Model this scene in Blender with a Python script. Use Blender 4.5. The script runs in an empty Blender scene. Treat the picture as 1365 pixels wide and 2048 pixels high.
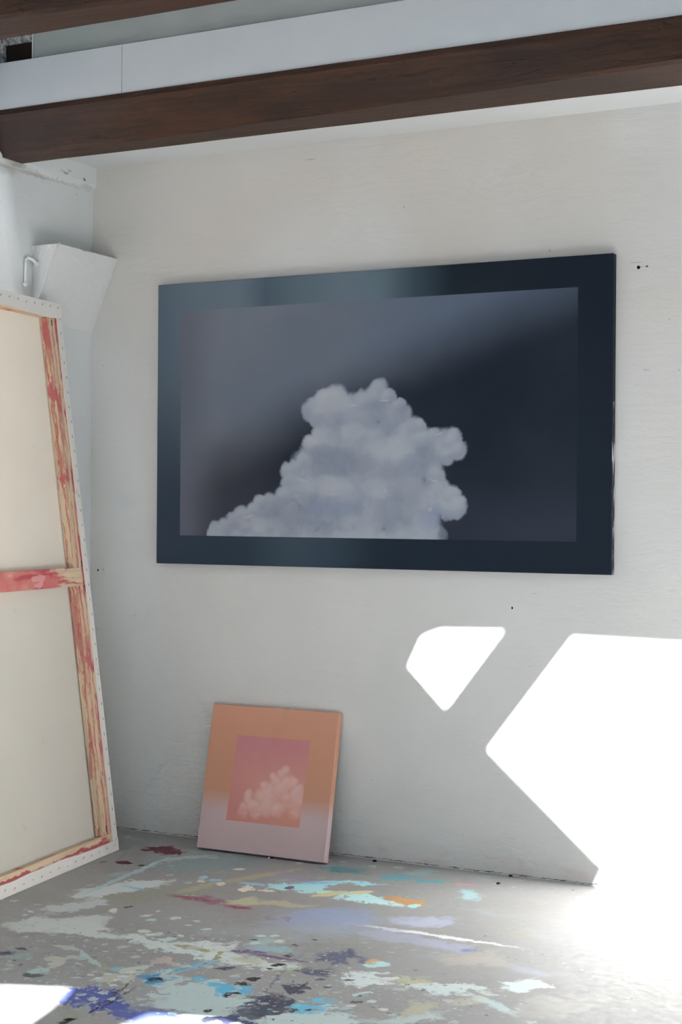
import bpy, bmesh, math, random
from mathutils import Vector, Matrix
random.seed(7)
SC = bpy.context.scene
COL = SC.collection

CLOUD=[(1.016,0.691,0.049,0),(0.997,0.65,0.062,0),(1.058,0.665,0.035,0),(1.095,0.63,0.033,0),(0.836,0.662,0.06,0),(0.783,0.651,0.053,0),(0.73,0.618,0.051,0),(0.759,0.591,0.053,0),(0.817,0.607,0.068,1),(0.894,0.627,0.059,1),(0.95,0.647,0.054,0),(1.323,0.497,0.045,0),(1.348,0.451,0.041,0),(1.283,0.468,0.062,1),(1.245,0.506,0.038,0),(1.306,0.434,0.04,0),(1.183,0.545,0.037,0),(1.151,0.541,0.048,0),(1.1,0.58,0.053,1),(1.054,0.572,0.075,1),(0.979,0.582,0.076,1),(0.913,0.562,0.076,1),(0.846,0.551,0.072,1),(0.779,0.526,0.057,0),(1.202,0.486,0.057,1),(1.147,0.487,0.074,1),(0.731,0.474,0.053,0),(0.789,0.466,0.068,1),(0.885,0.473,0.086,1),(0.98,0.489,0.08,1),(1.073,0.488,0.084,1),(1.257,0.357,0.054,0),(1.276,0.32,0.045,0),(1.225,0.411,0.069,1),(0.653,0.389,0.041,0),(0.618,0.377,0.039,0),(0.629,0.342,0.043,0),(0.712,0.406,0.069,1),(0.79,0.389,0.077,1),(0.886,0.388,0.086,1),(0.999,0.404,0.093,1),(1.111,0.404,0.092,1),(1.184,0.411,0.074,1),(1.321,0.287,0.041,0),(1.341,0.249,0.044,0),(1.348,0.229,0.039,0),(1.308,0.222,0.04,0),(1.249,0.278,0.078,1),(0.544,0.254,0.049,0),(0.604,0.285,0.047,0),(0.492,0.25,0.043,0),(0.693,0.307,0.072,1),(0.791,0.303,0.077,1),(0.906,0.294,0.085,1),(1.019,0.311,0.089,1),(1.13,0.303,0.092,1),(1.204,0.245,0.078,1),(0.408,0.201,0.046,0),(0.372,0.183,0.042,0),(0.454,0.216,0.044,0),(0.515,0.197,0.058,1),(0.615,0.207,0.07,1),(0.733,0.208,0.078,1),(0.859,0.2,0.086,1),(0.982,0.201,0.085,1),(1.103,0.202,0.083,1),(1.195,0.186,0.078,1),(0.288,0.146,0.041,0),(0.331,0.156,0.042,0),(0.267,0.122,0.033,0),(0.403,0.152,0.05,1),(0.475,0.144,0.052,1),(0.575,0.137,0.061,1),(0.694,0.125,0.064,1),(0.821,0.123,0.068,1),(0.964,0.116,0.067,1),(1.104,0.118,0.066,1),(1.223,0.128,0.065,1),(1.264,0.137,0.043,0),(0.3,0.098,0.053,1),(0.373,0.099,0.053,1),(0.44,0.1,0.052,1),(0.506,0.096,0.056,1),(0.576,0.097,0.056,1),(0.645,0.099,0.056,1),(0.714,0.1,0.055,1),(0.783,0.101,0.055,1),(0.85,0.102,0.054,1),(0.917,0.103,0.054,1),(0.983,0.101,0.053,1),(1.049,0.101,0.053,1),(1.113,0.102,0.053,1),(1.178,0.103,0.052,1),(1.232,0.104,0.052,1)]
CLOUDLET=[(0.356,0.331,0.025,0),(0.338,0.314,0.027,0),(0.302,0.306,0.02,0),(0.316,0.287,0.025,1),(0.395,0.29,0.028,0),(0.37,0.288,0.037,1),(0.267,0.267,0.025,0),(0.287,0.253,0.032,1),(0.341,0.258,0.04,1),(0.426,0.265,0.028,0),(0.418,0.246,0.036,1),(0.206,0.227,0.025,0),(0.205,0.208,0.024,0),(0.254,0.225,0.029,1),(0.299,0.216,0.04,1),(0.373,0.229,0.028,0),(0.429,0.216,0.03,0),(0.393,0.212,0.04,1),(0.187,0.175,0.025,0),(0.19,0.159,0.027,1),(0.231,0.182,0.037,1),(0.289,0.178,0.037,1),(0.34,0.183,0.036,1),(0.419,0.181,0.033,1),(0.248,0.162,0.03,1)]
SPLATS=[(-3.153,-0.35,0.559,0.238,0.1927,'8aa6aa',0.55,0.8),
(-3.053,-0.882,0.499,0.194,0.1007,'9a9c86',0.5,0.9),
(-3.401,-1.091,1.094,0.099,0.1056,'94968c',0.5,0.9),
(-2.347,-0.894,0.412,0.192,0.1664,'99a4bb',0.6,0.8),
(-2.359,-0.799,0.307,0.126,0.1167,'8f9cbc',0.6,0.9),
(-2.412,-1.083,0.366,0.24,0.0828,'a3acb0',0.35,0.9),
(-3.179,-0.831,0.869,0.162,0.0722,'c3cac9',0.95,0.25),
(-3.224,-0.955,0.756,0.074,0.0357,'c3cac9',0.9,0.3),
(-3.196,-1.092,1.227,0.118,0.0574,'b9bfbf',0.9,0.3),
(-3.098,-1.333,0.689,0.17,0.088,'bcc1bf',0.95,0.25),
(-3.048,-1.336,0.213,0.149,0.0677,'c0c5c3',0.9,0.3),
(-2.994,-1.384,0.036,0.182,0.0296,'bfc6c4',0.95,0.3),
(-2.694,-1.377,-0.072,0.187,0.0357,'bfc8c5',0.95,0.3),
(-2.541,-1.34,0.093,0.119,0.0447,'c4ccc8',0.9,0.4),
(-2.362,-1.391,0.048,0.198,0.0418,'c6cfca',0.95,0.3),
(-2.24,-1.382,-0.003,0.113,0.0358,'c3cbc5',0.9,0.4),
(-3.284,-0.658,1.66,0.314,0.0137,'a4bfc3',0.8,0.5),
(-3.229,-0.329,0.769,0.104,0.0341,'b2bfc0',0.7,0.5),
(-3.146,-0.822,-0.087,0.063,0.0102,'7fb4c8',0.8,0.6),
(-3.319,-0.674,1.103,0.052,0.0281,'93b0b3',0.6,0.7),
(-3.414,-0.249,0.134,0.053,0.0664,'6e2d3b',1.0,0.1),
(-3.347,-0.268,-0.091,0.042,0.0354,'6e2d3b',1.0,0.1),
(-3.414,-0.512,0.037,0.03,0.0214,'70303e',1.0,0.2),
(-3.33,-0.514,0.895,0.011,0.0128,'5a3040',1.0,0.2),
(-2.895,-0.847,-0.033,0.094,0.0202,'9a5068',0.8,0.7),
(-2.801,-0.855,-0.075,0.093,0.0362,'98566f',0.65,0.8),
(-2.685,-0.876,0.107,0.055,0.0182,'9f4a66',0.85,0.6),
(-2.692,-0.803,0.202,0.074,0.0587,'bfbd98',0.65,0.6),
(-2.575,-0.77,0.756,0.084,0.0395,'b9b894',0.55,0.7),
(-2.865,-0.476,1.132,0.231,0.0257,'b0ab88',0.6,0.6),
(-2.957,-0.722,1.348,0.093,0.0261,'aeac8a',0.6,0.6),
(-2.738,-0.383,-0.244,0.08,0.0408,'9a93b4',0.45,0.9),
(-2.812,-0.627,0.5,0.019,0.0333,'d9d2c2',1.0,0.1),
(-2.914,-0.624,0.5,0.013,0.0188,'d2cdbf',1.0,0.1),
(-2.999,-0.619,0.5,0.012,0.0191,'d2cdbf',1.0,0.1),
(-2.717,-0.629,0.031,0.025,0.0141,'d2d0c2',1.0,0.1),
(-3.035,-1.112,0.498,0.012,0.0262,'cfccc0',1.0,0.1),
(-2.971,-0.397,0.501,0.015,0.0163,'d2d0c8',1.0,0.1),
(-2.962,-0.576,0.778,0.015,0.0195,'8fc0dc',1.0,0.15),
(-3.022,-0.565,0.26,0.017,0.0149,'9cc6dc',1.0,0.15),
(-2.816,-0.566,0.055,0.046,0.0168,'93bdd2',1.0,0.2),
(-3.018,-1.05,1.446,0.017,0.0089,'45464a',1.0,0.2),
(-3.486,-0.543,1.409,0.017,0.0084,'4a4a4a',1.0,0.2),
(-2.659,-0.493,0.581,0.098,0.0527,'a5d3e6',1.0,0.15),
(-2.628,-0.527,0.617,0.067,0.0591,'a9d8e8',1.0,0.15),
(-2.528,-0.399,0.464,0.11,0.038,'a3d4e6',1.0,0.2),
(-2.614,-0.438,0.547,0.087,0.0189,'7fb6d8',0.7,0.8),
(-2.347,-0.56,0.006,0.125,0.0316,'b6e4ee',1.0,0.15),
(-2.291,-0.581,-0.055,0.09,0.0242,'b8e6ef',1.0,0.15),
(-2.529,-0.547,0.71,0.037,0.0211,'b9e0ea',1.0,0.15),
(-2.5,-0.564,1.043,0.073,0.0242,'c4bd92',0.9,0.4),
(-2.415,-0.493,0.804,0.051,0.0238,'ccc69e',0.9,0.3),
(-2.667,-0.552,0.194,0.013,0.0211,'766a86',1.0,0.2),
(-2.617,-0.184,0.129,0.095,0.0625,'5e929b',0.75,0.6),
(-2.645,-0.218,0.329,0.05,0.0324,'4f8794',0.6,0.7),
(-2.408,-0.198,0.617,0.072,0.0628,'6fa9b3',0.85,0.4),
(-2.31,-0.206,-0.074,0.09,0.0413,'6fa9b3',0.85,0.4),
(-2.312,-0.077,0.693,0.067,0.0391,'93bcc2',0.4,0.9),
(-2.078,-0.342,0.656,0.048,0.063,'a3cdd0',0.6,0.7),
(-2.13,-0.203,0.037,0.036,0.0107,'c08a96',0.8,0.5),
(-2.289,-0.517,0.216,0.013,0.0274,'c09468',0.85,0.6),
(-2.197,-0.51,0.851,0.042,0.038,'cc9b66',0.9,0.5),
(-2.17,-0.573,0.498,0.018,0.0236,'a9dbe2',1.0,0.3),
(-2.517,-0.925,0.498,0.021,0.0319,'9a7a86',0.6,0.8),
(-2.45,-0.914,0.706,0.016,0.0309,'9a7484',0.6,0.8),
(-2.402,-1.202,0.917,0.058,0.0472,'a3bdbc',0.6,0.7),
(-2.337,-1.243,0.329,0.035,0.0325,'8fb4bb',0.7,0.6),
(-2.559,-1.365,-0.113,0.066,0.0171,'a69f78',0.85,0.4),
(-2.439,-1.398,0.216,0.01,0.0352,'a8a17b',0.9,0.3),
(-2.349,-1.394,-0.099,0.049,0.0296,'b3ad8e',0.6,0.7),
(-2.175,-1.43,0.17,0.041,0.0424,'aba687',0.5,0.8),
(-2.389,-1.32,0.193,0.057,0.0127,'77658c',0.9,0.4),
(-2.277,-1.331,0.08,0.11,0.0076,'7a6287',0.9,0.4),
(-2.379,-1.342,-0.696,0.033,0.0054,'75638a',0.9,0.4),
(-2.467,-1.551,1.2,0.135,0.0285,'84b4c6',0.65,0.7),
(-2.3,-1.75,0.493,0.11,0.119,'b4c4c3',0.95,0.15),
(-2.463,-1.667,0.771,0.046,0.0765,'b4c4c3',0.95,0.2),
(-2.153,-1.794,0.275,0.104,0.0921,'b4c4c3',0.95,0.2),
(-2.158,-1.891,0.279,0.102,0.0477,'b4c4c3',0.9,0.2),
(-1.956,-1.787,0.614,0.142,0.0824,'bccbc9',0.95,0.2),
(-1.958,-1.67,0.337,0.029,0.0427,'bccbc9',0.9,0.2),
(-2.226,-1.674,0.373,0.04,0.0451,'5fb0d0',0.9,0.35),
(-2.375,-1.62,0.622,0.02,0.0192,'5fb0d0',0.95,0.25),
(-2.311,-1.644,-0.017,0.015,0.0198,'64b4d2',0.95,0.25),
(-1.985,-1.694,0.902,0.057,0.0315,'6db8d2',0.95,0.25),
(-1.965,-1.627,0.725,0.03,0.0255,'6db8d2',0.95,0.25),
(-2.479,-1.681,0.915,0.043,0.055,'3f8fb8',0.95,0.8),
(-2.476,-1.685,1.022,0.025,0.0261,'2f83b2',0.9,0.8),
(-2.471,-1.554,1.505,0.072,0.0119,'5fa3bd',0.6,0.8),
(-2.563,-1.886,0.418,0.063,0.0761,'5a65ac',0.95,0.15),
(-2.453,-1.936,0.394,0.046,0.0595,'5a65ac',0.95,0.15),
(-2.332,-1.961,0.492,0.071,0.0541,'5f6aae',0.9,0.3),
(-2.343,-1.906,0.169,0.07,0.039,'7480ac',0.55,0.8),
(-2.563,-1.961,0.114,0.05,0.0305,'5a65ac',0.8,0.3),
(-2.12,-1.386,1.192,0.041,0.0615,'5a5d70',0.85,0.6),
(-2.091,-1.231,0.815,0.071,0.0751,'62687f',0.85,0.5),
(-2.104,-1.175,0.386,0.026,0.0377,'50566e',0.8,0.6),
(-2.088,-1.597,0.846,0.035,0.0388,'4d5062',0.9,0.4),
(-2.088,-1.723,0.701,0.055,0.0601,'484b5c',0.92,0.4),
(-2.062,-1.776,0.906,0.039,0.0629,'484b5c',0.85,0.5),
(-2.094,-1.834,1.012,0.044,0.0443,'55586c',0.8,0.6),
(-2.169,-1.55,1.859,0.152,0.0021,'6a7288',0.8,0.6),
(-2.224,-1.339,1.678,0.103,0.003,'8087a0',0.6,0.7),
(-2.081,-1.544,1.62,0.049,0.004,'3d3d46',0.9,0.4),
(-2.236,-1.548,0.494,0.015,0.0143,'3a3b40',1.0,0.25),
(-2.243,-1.605,0.258,0.021,0.0181,'3c3c42',1.0,0.25),
(-2.218,-1.706,0.201,0.016,0.0254,'3b3a42',1.0,0.25),
(-2.24,-1.394,0.797,0.018,0.0117,'35363c',1.0,0.25),
(-2.259,-1.292,0.495,0.008,0.0106,'3f4044',1.0,0.3),
(-2.248,-1.438,0.495,0.007,0.009,'3f4044',1.0,0.3),
(-2.203,-1.85,0.492,0.009,0.0101,'42434a',1.0,0.3),
(-1.957,-1.713,0.492,0.011,0.0076,'3f4a55',1.0,0.3),
(-2.489,-1.679,0.825,0.016,0.015,'33404e',1.0,0.3),
(-2.15,-1.905,0.349,0.03,0.0239,'3f4252',1.0,0.25),
(-2.088,-1.89,0.372,0.035,0.0319,'4a4e72',1.0,0.25),
(-2.365,-1.498,0.396,0.027,0.0174,'55586a',0.8,0.6),
(-3.027,-1.68,0.081,0.021,0.0224,'56596a',0.9,0.4),
(-3.02,-1.621,0.076,0.021,0.0091,'45474f',0.9,0.4),
(-2.818,-1.818,0.494,0.027,0.0194,'5a5f6c',0.9,0.4),
(-2.976,-1.691,0.807,0.036,0.0266,'97a9a4',0.9,0.3),
(-2.828,-1.773,1.052,0.03,0.0279,'a8bcb4',0.95,0.25),
(-2.861,-1.659,0.203,0.038,0.0286,'b0b2a6',0.9,0.3),
(-2.824,-1.694,1.057,0.025,0.019,'b5b3a6',0.9,0.3),
(-2.903,-1.542,-0.077,0.053,0.0167,'a9b0aa',0.9,0.3),
(-2.778,-1.597,-0.593,0.116,0.0081,'a4b8b2',0.95,0.3),
(-2.798,-1.61,0.621,0.022,0.0159,'a0b4b4',0.8,0.4),
(-2.677,-1.68,0.238,0.021,0.028,'a59f86',0.7,0.6),
(-2.636,-1.65,1.131,0.022,0.0219,'83b0ba',0.8,0.6),
(-2.583,-1.724,1.011,0.061,0.0313,'bcbcae',0.7,0.4),
(-2.594,-1.633,1.215,0.052,0.0247,'b8bdb2',0.85,0.3),
(-2.562,-1.521,0.905,0.027,0.0496,'bda9a0',0.75,0.4),
(-2.502,-1.873,-1.374,0.157,0.0029,'3c3d40',0.8,0.5),
(-2.48,-1.874,-1.452,0.11,0.0027,'45464a',0.7,0.5),
(-2.486,-2.096,1.426,0.029,0.0145,'2e2e30',0.9,0.5),
(-2.504,-2.058,0.172,0.041,0.0223,'9aa08f',0.8,0.5),
(-2.064,-0.75,0.771,0.097,0.0831,'b4b9d2',0.6,0.7),
(-1.944,-0.879,-0.001,0.27,0.0139,'dfe2e8',0.9,0.6),
(-1.904,-0.98,0.156,0.115,0.06,'a9adc4',0.6,0.7),
(-2.089,-0.961,0.053,0.1,0.0652,'a9b0c6',0.5,0.8),
(-1.8,-0.986,0.633,0.021,0.0159,'7f8ab4',0.8,0.6),
(-1.559,-1.103,-0.178,0.071,0.0261,'a3a7bd',0.5,0.8),
(-1.95,-1.405,0.88,0.067,0.0616,'cdd6d4',0.9,0.35),
(-1.718,-1.385,0.322,0.142,0.0415,'c6d4d0',0.8,0.5),
(-1.522,-1.246,0.589,0.077,0.06,'c9dcd9',0.85,0.4),
(-1.539,-1.439,-0.601,0.103,0.0197,'bfdcdc',0.6,0.6),
(-1.711,-1.651,0.659,0.131,0.0483,'bfd2ce',0.6,0.6),
(-1.983,-1.252,0.882,0.036,0.0279,'b4dade',0.8,0.4),
(-2.015,-1.223,0.682,0.015,0.0152,'c9a06c',0.9,0.3),
(-1.843,-1.382,0.686,0.039,0.0413,'c6c69c',0.5,0.8),
(-1.716,-1.559,0.819,0.07,0.0357,'c3bd9c',0.5,0.8),
(-1.616,-1.445,1.056,0.065,0.0278,'c9c4a8',0.4,0.9),
(-1.372,-1.374,0.982,0.144,0.0771,'b5b2aa',0.5,0.9),
(-1.742,-1.081,0.371,0.111,0.0847,'b9b2a4',0.5,0.9),
(-1.969,-1.559,0.753,0.046,0.0436,'a9a199',0.6,0.7),
(-1.833,-1.646,0.962,0.049,0.0371,'a8a19b',0.6,0.6),
(-2.903,-1.113,0.498,0.014,0.0128,'c9c8bb',0.85,0.2),
(-2.852,-1.15,0.497,0.01,0.01,'b9cac7',0.85,0.2),
(-2.897,-1.044,0.498,0.009,0.0091,'b9cac7',0.85,0.2),
(-2.798,-1.092,0.498,0.016,0.0114,'c9c8bb',0.85,0.2),
(-2.714,-1.145,0.497,0.01,0.0091,'b9cac7',0.85,0.2),
(-2.64,-1.16,0.497,0.012,0.0096,'b9cac7',0.85,0.2),
(-2.666,-1.267,0.496,0.013,0.0116,'c9c8bb',0.85,0.2),
(-2.685,-1.317,0.496,0.02,0.0171,'b9cac7',0.85,0.2),
(-2.748,-1.286,0.497,0.024,0.0175,'b9cac7',0.85,0.2),
(-2.799,-1.273,0.497,0.015,0.0142,'c9c8bb',0.85,0.2),
(-2.716,-1.09,0.497,0.009,0.0087,'b9cac7',0.85,0.2),
(-2.407,-1.127,0.496,0.015,0.0139,'b9cac7',0.85,0.2),
(-2.36,-1.173,0.496,0.012,0.0113,'c9c8bb',0.85,0.2),
(-2.423,-1.226,0.496,0.013,0.0112,'b9cac7',0.85,0.2),
(-2.446,-1.148,0.496,0.01,0.0093,'b9cac7',0.85,0.2),
(-2.673,-1.74,0.494,0.008,0.0078,'c9c8bb',0.85,0.2),
(-2.636,-1.752,0.494,0.009,0.0096,'b9cac7',0.85,0.2),
(-2.635,-1.708,0.494,0.011,0.0097,'b9cac7',0.85,0.2),
(-2.58,-1.744,0.494,0.009,0.0095,'c9c8bb',0.85,0.2),
(-2.58,-1.706,0.494,0.012,0.0116,'b9cac7',0.85,0.2),
(-2.565,-1.789,0.494,0.009,0.0093,'b9cac7',0.85,0.2),
(-2.586,-1.659,0.494,0.011,0.0108,'c9c8bb',0.85,0.2),
(-3.272,-1.255,0.498,0.009,0.0104,'b9cac7',0.85,0.2),
(-3.261,-1.301,0.498,0.007,0.0077,'b9cac7',0.85,0.2),
(-1.884,-1.635,0.493,0.012,0.0086,'c9c8bb',0.85,0.2),
(-1.908,-1.539,0.493,0.013,0.0107,'b9cac7',0.85,0.2),
(-1.848,-1.567,0.493,0.01,0.0087,'b9cac7',0.85,0.2),
(-1.789,-1.613,0.493,0.013,0.0093,'c9c8bb',0.85,0.2),
(-1.862,-1.709,0.492,0.009,0.0066,'b9cac7',0.85,0.2),
(-1.894,-1.506,0.493,0.015,0.009,'b9cac7',0.85,0.2),
(-2.069,-1.458,0.494,0.009,0.0096,'565a66',0.85,0.3),
(-2.067,-1.547,0.494,0.01,0.0092,'565a66',0.85,0.3),
(-2.013,-1.518,0.494,0.008,0.0074,'565a66',0.85,0.3),
(-1.989,-1.425,0.494,0.009,0.0086,'565a66',0.85,0.3),
(-1.896,-1.543,0.493,0.009,0.0089,'565a66',0.85,0.3),
(-2.3,-1.185,0.496,0.007,0.0067,'565a66',0.85,0.3),
(-2.274,-1.107,0.496,0.008,0.0068,'565a66',0.85,0.3),
(-2.444,-1.199,0.496,0.012,0.0057,'565a66',0.85,0.3),
(-1.883,-1.591,0.493,0.012,0.0087,'565a66',0.85,0.3)]
BILLOWS=[(0.807,0.654,0.105,0.06,'L',0.5),(1.007,0.603,0.056,0.063,'D',0.5),(0.73,0.51,0.087,0.052,'L',0.35),(0.867,0.414,0.142,0.06,'D',0.5),(1.055,0.463,0.111,0.051,'L',0.45),(1.166,0.395,0.073,0.05,'D',0.3),(0.79,0.324,0.125,0.043,'L',0.4),(0.625,0.198,0.147,0.048,'D',0.45),(0.81,0.234,0.143,0.043,'B',0.5),(1.019,0.311,0.084,0.051,'L',0.4),(1.085,0.227,0.119,0.059,'D',0.3),(1.276,0.286,0.072,0.05,'L',0.3),(1.25,0.195,0.072,0.058,'B',0.5),(1.292,0.477,0.08,0.041,'L',0.25),(1.22,0.444,0.054,0.042,'D',0.4),(0.964,0.116,0.277,0.034,'L',0.25),(0.475,0.171,0.111,0.031,'L',0.3),(0.904,0.533,0.066,0.038,'L',0.4),(0.789,0.457,0.077,0.03,'D',0.35),(1.304,0.13,0.04,0.074,'K',0.55),(1.044,0.65,0.024,0.005,'W',0.6),(0.908,0.632,0.021,0.006,'W',0.5),(0.688,0.344,0.026,0.005,'W',0.5),(0.831,0.284,0.025,0.006,'W',0.45),(1.267,0.512,0.018,0.005,'W',0.5),(1.25,0.347,0.02,0.005,'W',0.6),(1.238,0.23,0.014,0.01,'W',0.5),(0.442,0.197,0.026,0.007,'W',0.45),(1.053,0.303,0.013,0.012,'W',0.4),(0.654,0.277,0.024,0.005,'W',0.3),(0.858,0.26,0.019,0.005,'W',0.3)]

SKY, SUNP, EXPO = 1.5, 42.0, 0.5

# ------------------------------------------------------------------ helpers
def s2l(c):
    return c/12.92 if c <= .04045 else ((c+.055)/1.055)**2.4
def rgb(h):
    if isinstance(h, str):
        return tuple(s2l(int(h[i:i+2], 16)/255) for i in (0, 2, 4)) + (1.0,)
    return tuple(s2l(v/255) for v in h) + (1.0,)

class NT:
    """small node-graph builder"""
    def __init__(s, name, rough=.8, spec=.3):
        s.m = bpy.data.materials.new(name); s.m.use_nodes = True
        s.t = s.m.node_tree; s.t.nodes.clear()
        s.out = s.n('ShaderNodeOutputMaterial'); s.b = s.n('ShaderNodeBsdfPrincipled')
        s.link(s.b.outputs[0], s.out.inputs[0])
        s.b.inputs['Roughness'].default_value = rough
        s.b.inputs['Specular IOR Level'].default_value = spec
    def n(s, kind, **kw):
        x = s.t.nodes.new(kind)
        for k, v in kw.items(): setattr(x, k, v)
        return x
    def link(s, a, b): s.t.links.new(a, b)
    def put(s, sock, v):
        if hasattr(v, 'is_output'): s.link(v, sock)
        else: sock.default_value = v
    def obj(s): return s.n('ShaderNodeTexCoord').outputs['Object']
    def vm(s, op, a, b=None, scale=None):
        x = s.n('ShaderNodeVectorMath', operation=op); s.put(x.inputs[0], a)
        if b is not None: s.put(x.inputs[1], b)
        if scale is not None: x.inputs['Scale'].default_value = scale
        return x.outputs['Value' if op in ('LENGTH', 'DOT_PRODUCT', 'DISTANCE') else 'Vector']
    def ma(s, op, a, b=None, clamp=False):
        x = s.n('ShaderNodeMath', operation=op, use_clamp=clamp); s.put(x.inputs[0], a)
        if b is not None: s.put(x.inputs[1], b)
        return x.outputs[0]
    def mr(s, v, a, b, c=0., d=1., smooth=True):
        x = s.n('ShaderNodeMapRange', interpolation_type='SMOOTHSTEP' if smooth else 'LINEAR')
        s.put(x.inputs['Value'], v)
        for k, q in zip(('From Min', 'From Max', 'To Min', 'To Max'), (a, b, c, d)): s.put(x.inputs[k], q)
        return x.outputs['Result']
    def mix(s, f, a, b, blend='MIX'):
        x = s.n('ShaderNodeMix', data_type='RGBA', blend_type=blend)
        s.put(x.inputs[0], f); s.put(x.inputs[6], a); s.put(x.inputs[7], b)
        return x.outputs[2]
    def noise(s, v, scale, detail=3., rough=.55, col=False):
        x = s.n('ShaderNodeTexNoise'); s.put(x.inputs['Vector'], v)
        x.inputs['Scale'].default_value = scale; x.inputs['Detail'].default_value = detail
        x.inputs['Roughness'].default_value = rough
        return x.outputs['Color' if col else 'Fac']
    def mapv(s, v, scale=(1, 1, 1), loc=(0, 0, 0), rot=(0, 0, 0), tex=False):
        x = s.n('ShaderNodeMapping', vector_type='TEXTURE' if tex else 'POINT'); s.put(x.inputs[0], v)
        x.inputs['Location'].default_value = loc; x.inputs['Rotation'].default_value = rot
        x.inputs['Scale'].default_value = scale
        return x.outputs[0]
    def warp(s, v, amp, scale, detail=3., rough=.6):
        c = s.noise(v, scale, detail, rough, col=True)
        k = s.n('ShaderNodeSeparateColor'); s.link(c, k.inputs[0])
        j = s.n('ShaderNodeCombineXYZ')
        for i in range(3): s.link(k.outputs[i], j.inputs[i])
        c = s.vm('SUBTRACT', j.outputs[0], (.5, .5, .5))
        return s.vm('ADD', v, s.vm('SCALE', c, scale=amp))
    def sep(s, v):
        x = s.n('ShaderNodeSeparateXYZ'); s.put(x.inputs[0], v); return x.outputs
    def ramp(s, v, stops):
        x = s.n('ShaderNodeValToRGB'); s.put(x.inputs[0], v)
        e = x.color_ramp.elements
        while len(e) < len(stops): e.new(.5)
        for q, (p, c) in zip(e, stops): q.position = p; q.color = c
        return x.outputs[0]
    def base(s, c): s.put(s.b.inputs['Base Color'], c)
    def bump(s, h, strength, dist):
        x = s.n('ShaderNodeBump'); s.put(x.inputs['Height'], h)
        x.inputs['Strength'].default_value = strength; x.inputs['Distance'].default_value = dist
        s.link(x.outputs[0], s.b.inputs['Normal'])

def mesh_obj(name, bm, mat, parent=None, smooth=False, loc=None):
    bmesh.ops.recalc_face_normals(bm, faces=bm.faces)
    me = bpy.data.meshes.new(name); bm.to_mesh(me); bm.free()
    if smooth:
        for p in me.polygons: p.use_smooth = True
    o = bpy.data.objects.new(name, me); COL.objects.link(o)
    if mat: me.materials.append(mat)
    if parent: o.parent = parent
    if loc: o.location = loc
    return o
def add_box(bm, x0, x1, y0, y1, z0, z1):
    vs = [bm.verts.new((x, y, z)) for x in (x0, x1) for y in (y0, y1) for z in (z0, z1)]
    for f in ((0, 1, 3, 2), (4, 6, 7, 5), (0, 4, 5, 1), (2, 3, 7, 6), (0, 2, 6, 4), (1, 5, 7, 3)):
        bm.faces.new([vs[i] for i in f])
    return vs
def add_prism(bm, poly, axis, a, b):
    """extrude a 2-D polygon along axis ('x','y','z') from a to b"""
    def P(u, v, w):
        return {'x': (w, u, v), 'y': (u, w, v), 'z': (u, v, w)}[axis]
    A = [bm.verts.new(P(u, v, a)) for u, v in poly]; B = [bm.verts.new(P(u, v, b)) for u, v in poly]
    bm.faces.new(A); bm.faces.new(B[::-1])
    n = len(poly)
    for i in range(n): bm.faces.new((A[i], A[(i+1) % n], B[(i+1) % n], B[i]))
def add_tube(bm, pts, r, seg=8):
    pts = [Vector(p) for p in pts]; rings = []
    for i, p in enumerate(pts):
        t = (pts[min(i+1, len(pts)-1)]-pts[max(i-1, 0)]).normalized()
        a = t.cross(Vector((.31, .17, .93))).normalized(); b = t.cross(a)
        rr = r[i] if isinstance(r, (list, tuple)) else r
        rings.append([bm.verts.new(p+(a*math.cos(k*2*math.pi/seg)+b*math.sin(k*2*math.pi/seg))*rr) for k in range(seg)])
    for A, B in zip(rings, rings[1:]):
        for k in range(seg): bm.faces.new((A[k], A[(k+1) % seg], B[(k+1) % seg], B[k]))
    bm.faces.new(rings[0][::-1]); bm.faces.new(rings[-1])
def bevel(bm, w, seg=2, edges=None):
    bmesh.ops.bevel(bm, geom=list(edges or bm.edges), offset=w, segments=seg, profile=.6, affect='EDGES')
def B(): return bmesh.new()
def struct(name, bm, mat, label, smooth=False):
    o = mesh_obj(name, bm, mat, smooth=smooth); o['kind'] = 'structure'; o['label'] = label
    return o
def tag(o, label, cat, group=None):
    o['label'] = label; o['category'] = cat
    if group: o['group'] = group
    return o
def empty(name, loc, label, cat, group=None):
    o = bpy.data.objects.new(name, None); COL.objects.link(o); o.location = loc
    o.empty_display_size = .1
    return tag(o, label, cat, group)

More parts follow.
